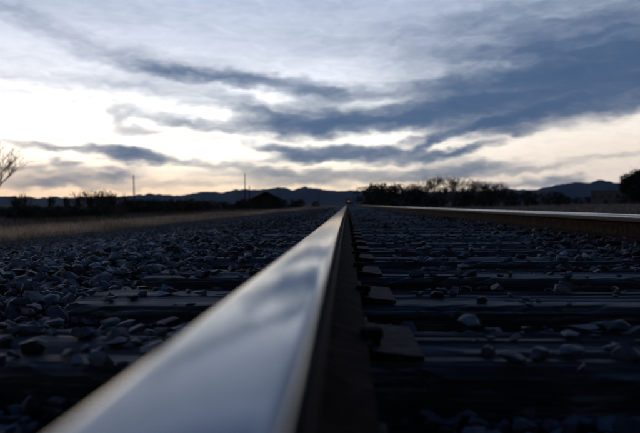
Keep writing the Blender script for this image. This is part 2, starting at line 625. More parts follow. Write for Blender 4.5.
def tie_mesh(seed):
    r = random.Random(seed)
    nx = 64
    prof = [(-.118, -.17), (-.118, -.014), (-.106, -.001)] + [(-.096 + .012 * q, .001) for q in range(17)] + [(.106, -.001), (.118, -.014), (.118, -.17)]
    V = []; Fc = []
    nn = len(prof)
    ridge_k = [r.choice((-.004, -.001, 0, .001, .002)) for _ in range(30)]
    cracks = [(r.randint(3, 19), r.random() * nx, 4 + r.random() * 14, .005 + r.random() * .010) for _ in range(14)]
    for i in range(nx + 1):
        x = TX0 + (TX1 - TX0) * i / nx
        for k, (y, z) in enumerate(prof):
            jy = (r.random() - .5) * (.008 if k in (0, 1, 2, 20, 21, 22) else .002)
            jz = (r.random() - .5) * .0014 + (ridge_k[k] if 3 <= k <= 19 else 0) if 1 <= k <= 21 else 0
            for (ck, cc, cl, cd) in cracks:
                if ck == k and abs(i - cc) < cl:
                    jz -= cd
            if k in (1, 2, 20, 21) and r.random() < .3:
                jz -= r.random() * .018
            end = (r.random() - .5) * .012 if i in (0, nx) else 0
            V.append((x + end, y + jy, z + jz))
    for i in range(nx):
        for k in range(nn - 1):
            a = i * nn + k
            Fc.append((a, a + 1, a + nn + 1, a + nn))
        Fc.append((i * nn + nn - 1, i * nn, (i + 1) * nn, (i + 1) * nn + nn - 1))
    Fc.append(tuple(reversed(range(nn)))); Fc.append(tuple(nx * nn + k for k in range(nn)))
    me = bpy.data.meshes.new('timber')
    me.from_pydata(V, [], Fc)
    bm = bmesh.new(); bm.from_mesh(me); bmesh.ops.recalc_face_normals(bm, faces=bm.faces[:]); bm.to_mesh(me); bm.free()
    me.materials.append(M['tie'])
    return me


tie_meshes = [tie_mesh(s) for s in range(6)]


def plate_mesh():
    bm = bmesh.new()
    # sloped ends, shoulders either side of the rail foot
    prof = [(-.150, .001), (-.150, .008), (-.082, .014), (-.080, .024), (-.0745, .024), (-.0745, .015),
            (.0745, .015), (.0745, .024), (.080, .024), (.082, .014), (.150, .008), (.150, .001)]
    a = [bm.verts.new((x, -.095, z)) for x, z in prof]
    c = [bm.verts.new((x, .095, z)) for x, z in prof]
    n = len(prof)
    bm.faces.new(a); bm.faces.new(list(reversed(c)))
    for k in range(n):
        bm.faces.new((a[k], c[k], c[(k + 1) % n], a[(k + 1) % n]))
    return bm_mesh('tie_plate', bm, M['plate'])


def spike_mesh():
    bm = bmesh.new()
    bm_box(bm, -.008, .008, -.008, .008, -.05, .036, .001)
    bm_box(bm, -.020, .012, -.013, .013, .030, .044, .005)
    return bm_mesh('spike', bm, M['rust'])


pl_me, sp_me = plate_mesh(), spike_mesh()
NT = 300
tie_y = []
y = .41
for i in range(NT):
    tie_y.append(y + (random.random() - .5) * .02 if i > 2 else y)
    y += .468
tie_y[0], tie_y[1], tie_y[2], tie_y[3] = .40, .873, 1.33, 1.80
ORD = ['nearest', 'second', 'third', 'fourth', 'fifth', 'sixth', 'seventh', 'eighth', 'ninth', 'tenth', 'eleventh', 'twelfth']
for i, ty in enumerate(tie_y):
    e = empty('crosstie', (0, ty, 0), (random.random() - .5) * .012 if i > 1 else 0)
    if i < len(ORD):
        lab = f'weathered timber crosstie, {ORD[i]} from the camera, bedded in dark ballast'
    else:
        lab = 'weathered timber crosstie far along the track, beyond the twelfth from the camera'
    tag(e, lab, 'crosstie', 'crossties under the rails')
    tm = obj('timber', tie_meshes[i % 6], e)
    if i % 2: tm.scale = (1, -1 if i % 4 == 1 else 1, 1)
    if i < 70:
        for xc, s in ((RAIL_L, 1), (RAIL_R, -1)):
            pl = obj('tie_plate', pl_me, e, (xc, 0, .002))
            if i < 26:
                obj('spike', sp_me, pl, (.086, -.05, -.012 + random.random() * .006), (0, 0, 0))
                obj('spike', sp_me, pl, (-.086, .05, -.012 + random.random() * .006), (0, 0, math.pi))
# ------------------------------------------------------------------ ballast
XB = [-5.4, -4.2, -3.4, -2.6, -1.9, -1.3, -.9, -.6, -.3, .0, .35, .7, 1.05, 1.4, 1.7, 2.0, 2.4, 2.9, 3.5, 4.2, 5.0, 6.0]
ZB = [-.34, -.27, -.21, -.14, -.075, -.045, -.04, -.06, -.075, -.08, -.075, -.065, -.04, -.01, -.02, -.04, -.04, -.06, -.16, -.30, -.40, -.46]


def bed_z(x):
    return np.interp(x, XB, ZB)


def lump(x, y):
    return (smooth_noise_np(x * 2.3 + 40 + 7.3 * np.floor(y * 1.7), 3) - .5) * .03 + (smooth_noise_np(y * 1.9 + 90, 5) - .5) * .03


xs = np.unique(np.concatenate([np.linspace(-5.4, 6.0, 70), np.array(XB)]))
ys = np.concatenate([np.arange(-2.5, 12, .2), np.arange(12, 40, 1.0), np.array([45, 60, 80, 120, 180, 250, 330])])
XX, YY = np.meshgrid(xs, ys)
ZZ = bed_z(XX) + np.where(YY < 40, (rng.random(XX.shape) - .5) * .02, 0)
V = np.stack([XX, YY, ZZ], -1).reshape(-1, 3)
nx, ny = len(xs), len(ys)
ii, jj = np.meshgrid(np.arange(nx - 1), np.arange(ny - 1))
q = (jj * nx + ii).ravel()
Fq = np.stack([q, q + 1, q + nx + 1, q + nx], -1)
ballast = obj('ballast_bed', mesh_np('ballast_bed', V, Fq, 4, M['bed']))
tag(ballast, 'bed of dark crushed stone ballast under and beside the track', kind='structure')


def hull(npts, seed):
    r = random.Random(seed)
    bm = bmesh.new()
    sx_, sy_, sz_ = .5, .5 * (.55 + .35 * r.random()), .5 * (.30 + .30 * r.random())
    for _ in range(npts):
        v = Vector((r.gauss(0, 1), r.gauss(0, 1), r.gauss(0, 1))).normalized()
        k = .82 + .18 * r.random()
        # push towards a box so that stones keep flat broken faces
        m_ = max(abs(v.x), abs(v.y), abs(v.z))
        v = v * (k * (.80 + .20 / m_ * .70))
        bm.verts.new((v.x * sx_ * 1.05, v.y * sy_ * 1.05, v.z * sz_ * 1.05))
    h = bmesh.ops.convex_hull(bm, input=bm.verts[:])
    bmesh.ops.delete(bm, geom=[g for g in h['geom_interior'] if isinstance(g, bmesh.types.BMVert)], context='VERTS')
    bmesh.ops.triangulate(bm, faces=bm.faces[:])
    bmesh.ops.recalc_face_normals(bm, faces=bm.faces[:])
    bm.verts.index_update()
    Vh = np.array([v.co[:] for v in bm.verts], dtype=np.float32)
    Fh = np.array([[v.index for v in f.verts] for f in bm.faces], dtype=np.int32)
    bm.free()
    return Vh, Fh


PROTO_HI = [hull((10, 12, 14, 18, 22)[k % 5], 100 + k) for k in range(20)]
PROTO_LO = [hull(12, 300 + k) for k in range(10)]


def stone_tints(n):
    v = np.clip(rng.lognormal(-2.62, .55, n), .02, .32)
    v = np.where(rng.random(n) < .03, rng.uniform(.25, .42, n), v)
    warm = rng.random(n)
    c = np.stack([v * (.92 + .14 * (warm > .85)), v, v * (1.12 - .20 * (warm > .85))], -1)
    return c


def scatter(n, x0, x1, y0, y1, s_lo, s_hi):
    x = rng.uniform(x0, x1, n); y = rng.uniform(y0, y1, n)
    s = s_lo + (s_hi - s_lo) * rng.random(n) ** 1.7
    return x, y, s


parts = [scatter(5200, -1.0, 2.4, .18, 1.0, .018, .055),
         scatter(19000, -2.6, 2.6, 1.0, 4.0, .018, .068),
         scatter(17000, -5.3, -1.0, 2.5, 8.0, .022, .070),
         scatter(9000, -.9, 2.4, 4.0, 9.0, .028, .075),
         scatter(18000, -5.3, -.9, 8.0, 22.0, .032, .08),
         scatter(5500, -.9, 2.4, 9.0, 24.0, .04, .085),
         scatter(9000, -5.3, -.9, 22.0, 48.0, .05, .10),
         scatter(5000, -2.6, -.7, 1.0, 5.0, .03, .082),
         scatter(5000, -5.3, -1.0, .1, 2.6, .03, .07),
         scatter(5000, 2.3, 4.2, .3, 12.0, .04, .09)]
SX = np.concatenate([p_[0] for p_ in parts]); SY = np.concatenate([p_[1] for p_ in parts]); SS = np.concatenate([p_[2] for p_ in parts])
# finer stone towards the grass
SS *= np.interp(SX, [-5.3, -3.0, -1.5], [.42, .72, 1.0])
ty = np.array(tie_y)
near = np.abs(SY[:, None] - ty[None, :90]).min(1)
in_tie_x = (SX > TX0 - .02) & (SX < TX1 + .02)
on_tie = in_tie_x & (near < .12 + SS * .30)
clear_rail = (np.abs(SX - RAIL_L) > .078 + SS * .5) & (np.abs(SX - RAIL_R) > .078 + SS * .5)
plate_zone = (np.abs(SX - RAIL_L) < .18 + SS * .5) | (np.abs(SX - RAIL_R) < .18 + SS * .5)
lens = (SX ** 2 + SY ** 2) < .22 ** 2
keep = clear_rail & ~lens
pick = rng.random(len(SX))
keep &= ~(on_tie & (pick > np.where(SX < -.2, .26, .19) * np.where(SY < 1.6, .7, 1.0) * np.where(SS > .05, .5, 1.15)))
keep &= ~(on_tie & plate_zone)
crib = in_tie_x & ~on_tie
ZS = bed_z(SX) + SS * (.05 + .30 * rng.random(len(SX)))
ZS = np.where(crib, bed_z(SX) + .012 + SS * (.10 + .35 * rng.random(len(SX))), ZS)
under_rail = crib & (np.abs(SX - RAIL_L) < .17)
ZS = np.where(under_rail, np.minimum(ZS, -.03), ZS)
cap = np.where(rng.random(len(SX)) < np.interp(SY, [1.0, 2.5, 5.0], [.34, .52, .68]), .022, .004)
ZS = np.where(crib, np.minimum(ZS, cap - SS * .25), ZS)
ZS = np.where(crib & (SY < .78), ZS - .004, ZS)
by_right = crib & (np.abs(SX - RAIL_R) < .35)
ZS = np.where(by_right, ZS + .04 * rng.random(len(SX)), ZS)
flat_z = SS * .20
ZS = np.where(on_tie, flat_z, ZS)
# the shoulder outside the tie ends is heaped a little
heap = np.exp(-((SX + 1.05) / .38) ** 2) * .035
ZS = np.where(~on_tie, ZS + heap * rng.random(len(SX)), ZS)
SX, SY, SS, ZS, on_tie = SX[keep], SY[keep], SS[keep], ZS[keep], on_tie[keep]
N = len(SX)
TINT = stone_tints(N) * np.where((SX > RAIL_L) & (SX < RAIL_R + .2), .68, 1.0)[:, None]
YAWS = rng.uniform(0, 2 * math.pi, N)
tl = np.where(on_tie, .10, .36)
TLX, TLY = rng.normal(0, 1, N) * tl, rng.normal(0, 1, N) * tl

# which stones show largest in the photograph
P = np.stack([SX, SY, ZS - CAMZ], -1) @ np.array(CAMINV).T
pxs = 320 + F * P[:, 0] / -P[:, 2]; pys = 216.5 - F * P[:, 1] / -P[:, 2]
shown = (P[:, 2] < -.3) & (pxs > 4) & (pxs < 636) & (pys < 428) & (pys > 207)
left_edge = 347 - (pys - 205) * 312 / 228; right_edge = 347 + (pys - 205) * .12
shown &= ~((pxs > left_edge - 14) & (pxs < right_edge + 20))
app = np.where(shown, SS / -P[:, 2], 0)
app *= np.where(ZS > bed_z(SX) + .02, 1.0, .7)
order = np.argsort(-app)
single = np.zeros(N, bool); single[order[:300]] = True

hi_me = [mesh_np('ballast_stone', v, f, 3, M['stone'], np.tile([[.090, .097, .108]], (len(v), 1))) for v, f in PROTO_HI]
for k in np.nonzero(single)[0]:
    s = float(SS[k])
    obj('ballast_stone', hi_me[k % len(hi_me)], ballast, (float(SX[k]), float(SY[k]), float(ZS[k])),
        (float(TLX[k]), float(TLY[k]), float(YAWS[k])), (s, s, s))


def merged(idx, protos, name):
    Vs, Fs, Cs = [], [], []
    off = 0
    for pk, (pv_, pf_) in enumerate(protos):
        sel = idx[pk::len(protos)]
        if not len(sel): continue
        cz, sz = np.cos(YAWS[sel]), np.sin(YAWS[sel])
        cx, sx_ = np.cos(TLX[sel]), np.sin(TLX[sel])
        cy, sy_ = np.cos(TLY[sel]), np.sin(TLY[sel])
        one, zero = np.ones(len(sel)), np.zeros(len(sel))
        Rz = np.stack([cz, -sz, zero, sz, cz, zero, zero, zero, one], -1).reshape(-1, 3, 3)
        Ry = np.stack([cy, zero, sy_, zero, one, zero, -sy_, zero, cy], -1).reshape(-1, 3, 3)
        Rx = np.stack([one, zero, zero, zero, cx, -sx_, zero, sx_, cx], -1).reshape(-1, 3, 3)
        Rm = Rz @ Ry @ Rx
        W = np.einsum('nij,vj->nvi', Rm, pv_) * SS[sel][:, None, None]
        W += np.stack([SX[sel], SY[sel], ZS[sel]], -1)[:, None, :]
        nv = len(pv_)
        Vs.append(W.reshape(-1, 3))
        Fs.append((pf_[None] + (off + np.arange(len(sel)) * nv)[:, None, None]).reshape(-1, 3))
        Cs.append(np.repeat(TINT[sel], nv, 0))
        off += nv * len(sel)
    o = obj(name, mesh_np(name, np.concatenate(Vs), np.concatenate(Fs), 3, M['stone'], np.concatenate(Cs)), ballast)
    o['kind'] = 'stuff'
    return o


rest = np.nonzero(~single)[0]
rest = rest[rng.permutation(len(rest))]
close = rest[SY[rest] < 5]
far_ = rest[SY[rest] >= 5]
merged(close, PROTO_HI, 'near_ballast_gravel')
merged(far_, PROTO_LO, 'far_ballast_gravel')

# ------------------------------------------------------------------ ground
gx = np.unique(np.concatenate([-np.geomspace(5.0, 9000, 46), np.array([-3, 0, 3, 5.4]), np.geomspace(6, 9000, 46)]))
gy = np.unique(np.concatenate([-np.geomspace(3, 9000, 24), np.array([0]), np.geomspace(2, 9000, 60)]))
XX, YY = np.meshgrid(gx, gy)


def ground_z(x, y):
    z = np.interp(x, [-60, -15, -8, -5.3, -4.6, 4.6, 6, 9, 16, 32, 60], [-.75, -.62, -.50, -.36, -.45, -.55, -.47, -.42, -.18, .0, .08])
    w = np.clip((np.abs(x) - 7) / 10, 0, 1)
    return z + w * ((smooth_noise_np(x * .13 + 300 + y * .05, 11) - .5) * .25 + (smooth_noise_np(y * .11 + 500 + x * .04, 12) - .5) * .25) * np.clip(1.0 - np.hypot(x, y) / 800, 0, 1)


V = np.stack([XX, YY, ground_z(XX, YY)], -1).reshape(-1, 3)
nx, ny = len(gx), len(gy)
ii, jj = np.meshgrid(np.arange(nx - 1), np.arange(ny - 1))
q = (jj * nx + ii).ravel()
g = obj('ground', mesh_np('ground', V, np.stack([q, q + 1, q + nx + 1, q + nx], -1), 4, M['earth'], smooth_=True))
tag(g, 'dry open field on both sides of the railway', kind='structure')


def gz(x, y):
    return float(ground_z(np.array([x]), np.array([y]))[0])


# ------------------------------------------------------------------ mountains
RIDGE = [(-400, 196), (-60, 198), (0, 197), (70, 197.5), (130, 196), (150, 193.5), (163, 194.5), (185, 195), (200, 192.5), (212, 191), (225, 192.5),
         (237, 189.5), (247, 189), (256, 189.3), (266, 189), (276, 187.6), (285, 187.8), (292, 190), (299, 188), (306, 186.4), (314, 188.4),
         (322, 190), (335, 190.6), (352, 190.6), (366, 191.5), (400, 193), (440, 192), (480, 191), (510, 188.5), (530, 189.5), (548, 186.5),
         (562, 184.5), (575, 181.4), (590, 181.8), (600, 180.3), (612, 182), (628, 184), (660, 188), (720, 190), (900, 192), (1100, 195)]
ra = np.array([azel(a_, 205)[0] for a_, _ in RIDGE]); rel = np.array([azel(a_, b_)[1] for a_, b_ in RIDGE])
NA, NR = 2700, 14
azs = np.linspace(-180, 180, NA + 1)[:-1]
prof_el = np.interp(azs, ra, rel, left=.8, right=.9)
outside = (azs < ra[0]) | (azs > ra[-1])
fine = (smooth_noise_np(azs * 5.1 + 2900, 24) - .5) * .08 + (smooth_noise_np(azs * 2.1 + 900, 21) - .5) * .13 + (smooth_noise_np(azs * .7 + 700, 22) - .5) * .10 + outside * (smooth_noise_np(azs * .12 + 800, 23) - .5) * 1.2
prof_el = np.maximum(prof_el + fine, .25)
radii = np.linspace(3600, 7200, NR)
V = []
for jr, rr in enumerate(radii):
    tfac = jr / (NR - 1)
    env = math.sin(min(1, tfac / .62) * math.pi / 2) ** 1.6 if tfac <= .62 else math.cos((tfac - .62) / .38 * math.pi / 2) ** .8
    ph = np.tan(np.radians(prof_el)) * (3600 + .62 * 3600)
    gully = 1 - .35 * smooth_noise_np(azs * 1.3 + 50 * jr + 400, 30 + jr) * (0 if abs(tfac - .62) < .05 else 1)
    z = ph * env * gully - (8 if jr in (0, NR - 1) else 0) - .8
    V.append(np.stack([rr * np.sin(np.radians(azs)), rr * np.cos(np.radians(azs)), z], -1))
V = np.concatenate(V)
Fq = []
for jr in range(NR - 1):
    k = np.arange(NA)
    Fq.append(np.stack([jr * NA + k, jr * NA + (k + 1) % NA, (jr + 1) * NA + (k + 1) % NA, (jr + 1) * NA + k], -1))
mt = obj('mountains', mesh_np('mountains', V, np.concatenate(Fq), 4, M['mountain'], smooth_=True))
tag(mt, 'low dark blue mountain range along the horizon', kind='structure')

# ------------------------------------------------------------------ dry grass
def grass_mesh(name, x, y, h, w, base, tintc):
    n = len(x)
    zz = base
    a = rng.uniform(0, math.pi, n)
    lean = rng.normal(0, .35, (n, 2)) * h[:, None]
    ca, sa = np.cos(a) * w, np.sin(a) * w
    p0 = np.stack([x - ca, y - sa, zz], -1); p1 = np.stack([x + ca, y + sa, zz], -1)
    m0 = np.stack([x - ca * .7 + lean[:, 0] * .35, y - sa * .7 + lean[:, 1] * .35, zz + h * .6], -1)
    m1 = np.stack([x + ca * .7 + lean[:, 0] * .35, y + sa * .7 + lean[:, 1] * .35, zz + h * .6], -1)
    tp = np.stack([x + lean[:, 0], y + lean[:, 1], zz + h], -1)
    V = np.stack([p0, p1, m1, m0, tp], 1).reshape(-1, 3)
    b0 = (np.arange(n) * 5)[:, None]
    T = np.concatenate([b0 + [0, 1, 2], b0 + [0, 2, 3], b0 + [3, 2, 4]])
    patch = .35 + .65 * smooth_noise_np(x * .9 + 200 + .08 * y, 61) + .75 * smooth_noise_np(y * .45 + x * .6 + 400, 62) * smooth_noise_np(x * 2.1 + 500, 63) * 1.4
    v = (np.clip(rng.normal(.9, .28, n), .3, 1.7) * patch)[:, None]
    c = np.repeat(np.array(tintc)[None] * v, 5, 0)
    return mesh_np(name, V, T, 3, M['grass'], c)


def clumped(n, x0, x1, y0, y1, spread, per):
    m_ = n // per
    u = rng.random(m_)
    cy = y0 * (y1 / y0) ** u
    cx = rng.uniform(x0, x1, m_)
    x = np.repeat(cx, per) + rng.normal(0, spread, m_ * per)
    y_ = np.repeat(cy, per) + rng.normal(0, spread, m_ * per)
    return x, y_


gx_, gy_ = clumped(80000, -9.6, -4.9, 3.0, 150.0, .10, 10)
k = (gx_ < -5.35) | (smooth_noise_np(gy_ * 1.1 + 77, 71) > .25 + (gx_ + 5.35) * 1.2)
gx_, gy_ = gx_[k], gy_[k]
h = rng.uniform(.10, .30, len(gx_)) * np.interp(gx_, [-9.6, -6.5, -5.2], [1.15, .95, .55])
o = obj('dry_grass', grass_mesh('dry_grass', gx_, gy_, h, np.full(len(gx_), .006) + gy_ * .00012, ground_z(gx_, gy_) - .01, (.50, .37, .25)))
tag(o, 'strip of pale dry grass left of the ballast', 'grass', kind='stuff')
gx_, gy_ = clumped(32000, -14.0, -8.6, 5.0, 120.0, .16, 9)
h = rng.uniform(.15, .48, len(gx_))
o = obj('tall_weeds', grass_mesh('tall_weeds', gx_, gy_, h, np.full(len(gx_), .008) + gy_ * .00012, ground_z(gx_, gy_) - .01, (.13, .10, .078)))
tag(o, 'dark brown weeds between the pale grass and the scrub line', 'weeds', kind='stuff')
gx_, gy_ = clumped(40000, 8, 75, 22.0, 110.0, .3, 8)
h = rng.uniform(.10, .28, len(gx_))
o = obj('dry_grass', grass_mesh('dry_grass', gx_, gy_, h, np.full(len(gx_), .012), ground_z(gx_, gy_) - .01, (.29, .22, .18)))
tag(o, 'brown dry grass in the field beyond the right rail', 'grass', kind='stuff')


# ------------------------------------------------------------------ plants
def grow(Vs, Fs, tips, p, d, L, r, depth, rnd, spread, up, minr, nside):
    steps = 2
    q_ = np.array(p, float); dd = np.array(d, float)
    for s in range(steps):
        dd = dd + np.array([rnd.gauss(0, .13), rnd.gauss(0, .13), rnd.gauss(0, .08) + up * .1])
        dd /= np.linalg.norm(dd)
        r2 = max(minr, r * (1 - .18 * (s + 1)))
        q2 = q_ + dd * L / steps
        tube(Vs, Fs, q_, q2, max(minr, r * (1 - .18 * s)), r2, nside)
        q_ = q2
        if depth > 0 and s == 0 and rnd.random() < .8:
            nd = dd + np.array([rnd.gauss(0, spread), rnd.gauss(0, spread), rnd.gauss(0, spread * .5) + up * .3])
            nd /= np.linalg.norm(nd)
            grow(Vs, Fs, tips, q_, nd, L * rnd.uniform(.55, .8), r * .5, depth - 1, rnd, spread, up, minr, max(3, nside - 1))
    if depth == 0:
        tips.append(q_)
        return
    for _ in range(2 if depth < 3 else 3):
        nd = dd + np.array([rnd.gauss(0, spread), rnd.gauss(0, spread), rnd.gauss(0, spread * .5) + up * .3])
        nd /= np.linalg.norm(nd)
        grow(Vs, Fs, tips, q_, nd, L * rnd.uniform(.62, .85), r * rnd.uniform(.5, .65), depth - 1, rnd, spread, up, minr, max(3, nside - 1))


def bare_tree_meshes(seed, H, trunk_r, depth, spread=.42, minr=.006, nstem=1):
    rnd = random.Random(seed)
    Vt, Ft, Vb, Fb, tips = [], [], [], [], []
    for s in range(nstem):
        lean = np.array([rnd.gauss(0, .08 if nstem == 1 else .4), rnd.gauss(0, .08 if nstem == 1 else .4), 1.0]); lean /= np.linalg.norm(lean)
        hgt = H * (.24 if nstem == 1 else .10)
        p0 = np.array([rnd.gauss(0, .08) * (nstem > 1), rnd.gauss(0, .08) * (nstem > 1), -.15])
        mid = p0 + lean * (hgt + .15) * .5 + np.array([rnd.gauss(0, .03), rnd.gauss(0, .03), 0])
        p1 = p0 + lean * (hgt + .15)
        tube(Vt, Ft, p0, mid, trunk_r * 1.25, trunk_r, 8); tube(Vt, Ft, mid, p1, trunk_r, trunk_r * .85, 8)
        for k in range(4 if nstem == 1 else 2):
            nd = lean + np.array([rnd.gauss(0, spread * 1.2), rnd.gauss(0, spread * 1.2), .2]); nd /= np.linalg.norm(nd)
            grow(Vb, Fb, tips, p1, nd, H * .27, trunk_r * .62, depth, rnd, spread, .5, minr, 5)
    Vb_ = np.array(Vb)
    zmax = Vb_[:, 2].max()
    k = H / zmax
    Vt_ = np.array(Vt) * k; Vb_ = Vb_ * k
    return (mesh_np('trunk', Vt_, Ft, 4, M['bark'], smooth_=True), mesh_np('crown', Vb_, Fb, 4, M['twig'])), np.array(tips) * k


def leafy_meshes(seed, H, W, nleaf, leaf, mat, shape='shrub'):
    """stems plus a crown of many small leaf faces gathered in uneven clumps"""
    rnd = random.Random(seed); r = np.random.default_rng(seed)
    Vt, Ft = [], []
    ncl = 26 if shape == 'shrub' else 44
    centres, rad = [], []
    for _ in range(ncl):
        a = rnd.uniform(0, 2 * math.pi)
        zf = rnd.uniform(.16, .92) if shape == 'shrub' else rnd.uniform(.18, .93)
        if shape == 'shrub':
            prof = math.sqrt(max(0.05, 1 - ((zf - .35) / .68) ** 2))
        else:
            prof = math.sqrt(max(0.05, 1 - ((zf - .52) / .50) ** 2))
        rr = W * .5 * prof * math.sqrt(rnd.random()) * .95
        centres.append((rr * math.cos(a), rr * math.sin(a), zf * H))
        rad.append(rnd.uniform(.10, .21) * (W + H) * .5)
    for k, c in enumerate(centres):
        if shape == 'shrub':
            b0 = np.array([rnd.gauss(0, .1), rnd.gauss(0, .1), -.1])
        else:
            b0 = np.array([0, 0, H * rnd.uniform(.08, .45)])
        c = np.array(c)
        mid = b0 * .45 + c * .55 + np.array([rnd.gauss(0, .06), rnd.gauss(0, .06), .05]) * H * .4
        tube(Vt, Ft, b0, mid, .012 * H, .008 * H, 5); tube(Vt, Ft, mid, c, .008 * H, .004 * H, 4)
        for _ in range(3):
            e_ = c + r.normal(0, 1, 3) * rad[k] * np.array([.8, .8, .8]) + np.array([0, 0, rad[k] * .5])
            tube(Vt, Ft, c, e_, .004 * H, .0015 * H, 3)
    if shape != 'shrub':
        tube(Vt, Ft, (0, 0, -.2), (0.05, 0, H * .25), .05 * H * .6, .035 * H * .6, 9)
        tube(Vt, Ft, (0.05, 0, H * .25), (0, .05, H * .75), .035 * H * .6, .008 * H, 8)
    ci = r.integers(0, ncl, nleaf)
    u = r.normal(0, 1, (nleaf, 3)); u /= np.linalg.norm(u, axis=1)[:, None]
    rr = np.array(rad)[ci] * (r.random(nleaf) ** .5) * (1 + .25 * (r.random(nleaf) > .93))
    C = np.array(centres)[ci] + u * rr[:, None]
    C[:, 2] = np.maximum(C[:, 2], .03)
    t1 = r.normal(0, 1, (nleaf, 3)); t1 /= np.linalg.norm(t1, axis=1)[:, None]
    t2 = np.cross(t1, r.normal(0, 1, (nleaf, 3))); t2 /= np.linalg.norm(t2, axis=1)[:, None]
    s = leaf * r.uniform(.6, 1.3, nleaf)[:, None]
    Vl = np.stack([C - t1 * s, C - t2 * s * .45, C + t1 * s, C + t2 * s * .45], 1).reshape(-1, 3)
    Fl = np.arange(nleaf * 4).reshape(-1, 4)
    return mesh_np('trunk', np.array(Vt), Ft, 4, M['bark'], smooth_=True), mesh_np('crown', Vl, Fl, 4, mat)


def plant(name, meshes, x, y, label, cat, group=None, s=1.0, rz=0.0, sz=None):
    e = empty(name, (x, y, gz(x, y)), rz)
    e.scale = (s, s, sz if sz else s)
    tag(e, label, cat, group)
    obj('stem' if cat == 'shrub' else 'trunk', meshes[0], e)
    obj('crown', meshes[1], e)
    return e


# bare tree at the left edge
tree_l, _ = bare_tree_meshes(5, 5.2, .11, 4, .50, .011)
Y0 = 36
plant('bare_tree', tree_l, at(-9, Y0), Y0, 'bare branching tree reaching in at the left edge of the picture', 'tree', 'bare trees', 1.0, 1.1)

# shrub prototypes
shrubs = [leafy_meshes(40 + k, 1.0, 1.25, 1500, .045, M['leaf']) for k in range(5)]
twiggy = [bare_tree_meshes(60 + k, 1.0, .018, 3, .5, .0045, 5)[0] for k in range(4)]

# scrub line on the left, behind the dry grass
SHRUB_GROUP = 'scrub line behind the dry grass'
rl = random.Random(3)
cnt = 0
for k in range(130):
    px = rl.uniform(-15, 316)
    Y = rl.uniform(34, 90) if px > 124 else rl.uniform(24, 44)
    if 246 < px < 288: Y = rl.uniform(98, 112)
    x = at(px, Y)
    if x > -10.5: Y = 11.5 / max(.02, (VPX - px) / F) * rl.uniform(1.0, 1.5); x = at(px, Y)
    if Y > 320: continue
    top = rl.uniform(203, 207.5) if px < 124 else (rl.choice([198, 199, 200, 201, 203, 205]) if px < 240 else rl.uniform(198, 203))
    hgt = height(top, Y) - gz(x, Y)
    hgt = max(.5, min(hgt, 3.2))
    kind = k % 5
    bare = k % 6 == 0
    plant('scrub_bush', twiggy[k % 4] if bare else shrubs[kind], x, Y,
          'grey bare twiggy bush in the dark scrub line left of the track' if bare else 'dark leafy bush in the low scrub line left of the track',
          'shrub', SHRUB_GROUP, hgt * (1.1 if bare else 1.25), rl.uniform(0, 6.28), hgt)
# taller narrow dark bushes that stand out of it at the far left
for px, top, wpx in ((17, 194.5, 9), (51, 195, 8), (66, 195.5, 7), (78, 195, 7), (91, 194.5, 8), (112, 195.5, 10), (127, 196, 10)):
    Y = 46 + (px % 7)
    x = at(px, Y)
    hgt = height(top, Y) - gz(x, Y)
    s = wpx / F * Y
    which = {17: 'leftmost', 51: 'second from the left', 66: 'third from the left', 78: 'fourth from the left', 91: 'fifth from the left',
             112: 'sixth from the left, beside bare twigs', 127: 'next to the lone pole'}[px]
    plant('upright_bush', shrubs[px % 5], x, Y, f'tall narrow dark bush on the left horizon, {which}', 'shrub', 'tall narrow bushes', s, px * .7, hgt)
for px, top in ((88, 188), (99, 186.5), (107, 187), (115, 189.5), (22, 190)):
    Y = 52
    x = at(px, Y)
    hgt = height(top, Y) - gz(x, Y)
    which = {88: 'leftmost of the cluster', 99: 'tallest of the cluster', 107: 'third of the cluster', 115: 'nearest the lone pole', 22: 'under the bare tree'}[px]
    plant('twiggy_bush', twiggy[px % 4], x, Y, f'bare twiggy bush against the sky on the left, {which}', 'shrub', 'bare twigs on the left skyline', hgt * .9, px * .5, hgt)

# hedge of dark bushes on the right
rh = random.Random(9)
HG = 'dark hedge on the right horizon'
names_h = []
for k in range(26):
    px = 369 + k * 7.6 + rh.uniform(-2, 2)
    Y = rh.uniform(88, 112) - (12 if px < 400 else 0)
    x = at(px, Y)
    tp = np.interp(px, [366, 374, 384, 400, 425, 470, 500, 520, 560], [190, 185.5, 184, 187, 188.5, 189.5, 190, 191.5, 192]) + rh.uniform(-1.5, 3.5)
    hgt = height(tp, Y) - gz(x, Y)
    plant('hedge_bush', twiggy[k % 4] if k % 3 == 2 else shrubs[k % 5], x, Y, 'dense dark bush at the left end of the hedge, nearest the track' if k == 0 else
          ('low dark bush at the right end of the hedge, towards the hills' if k == 25 else 'bare brown twiggy bush standing in the hedge right of the track' if k % 3 == 2 else 'dense dark bush merged into the hedge right of the track'),
          'shrub', HG, hgt * rh.uniform(1.0, 1.35), rh.uniform(0, 6.28), hgt)
big = [bare_tree_meshes(80 + k, 6.5, .15, 5, .44, .009)[0] for k in range(4)]
for px, tp, which in ((416, 181, 'small one nearest the track'), (432, 174.5, 'tallest, left of the pair'), (454, 175, 'right one of the tall pair'),
                      (476, 178, 'spreading one right of the tall pair'), (499, 181.5, 'low rightmost one'), (486, 181, 'small one before the last')):
    Y = 116
    x = at(px, Y)
    hgt = height(tp, Y) - gz(x, Y)
    s = hgt / 6.5
    plant('bare_tree', big[px % 4], x, Y, f'bare twiggy tree above the right hedge, {which}', 'tree', 'bare trees', s * 1.3, px * .3, s)
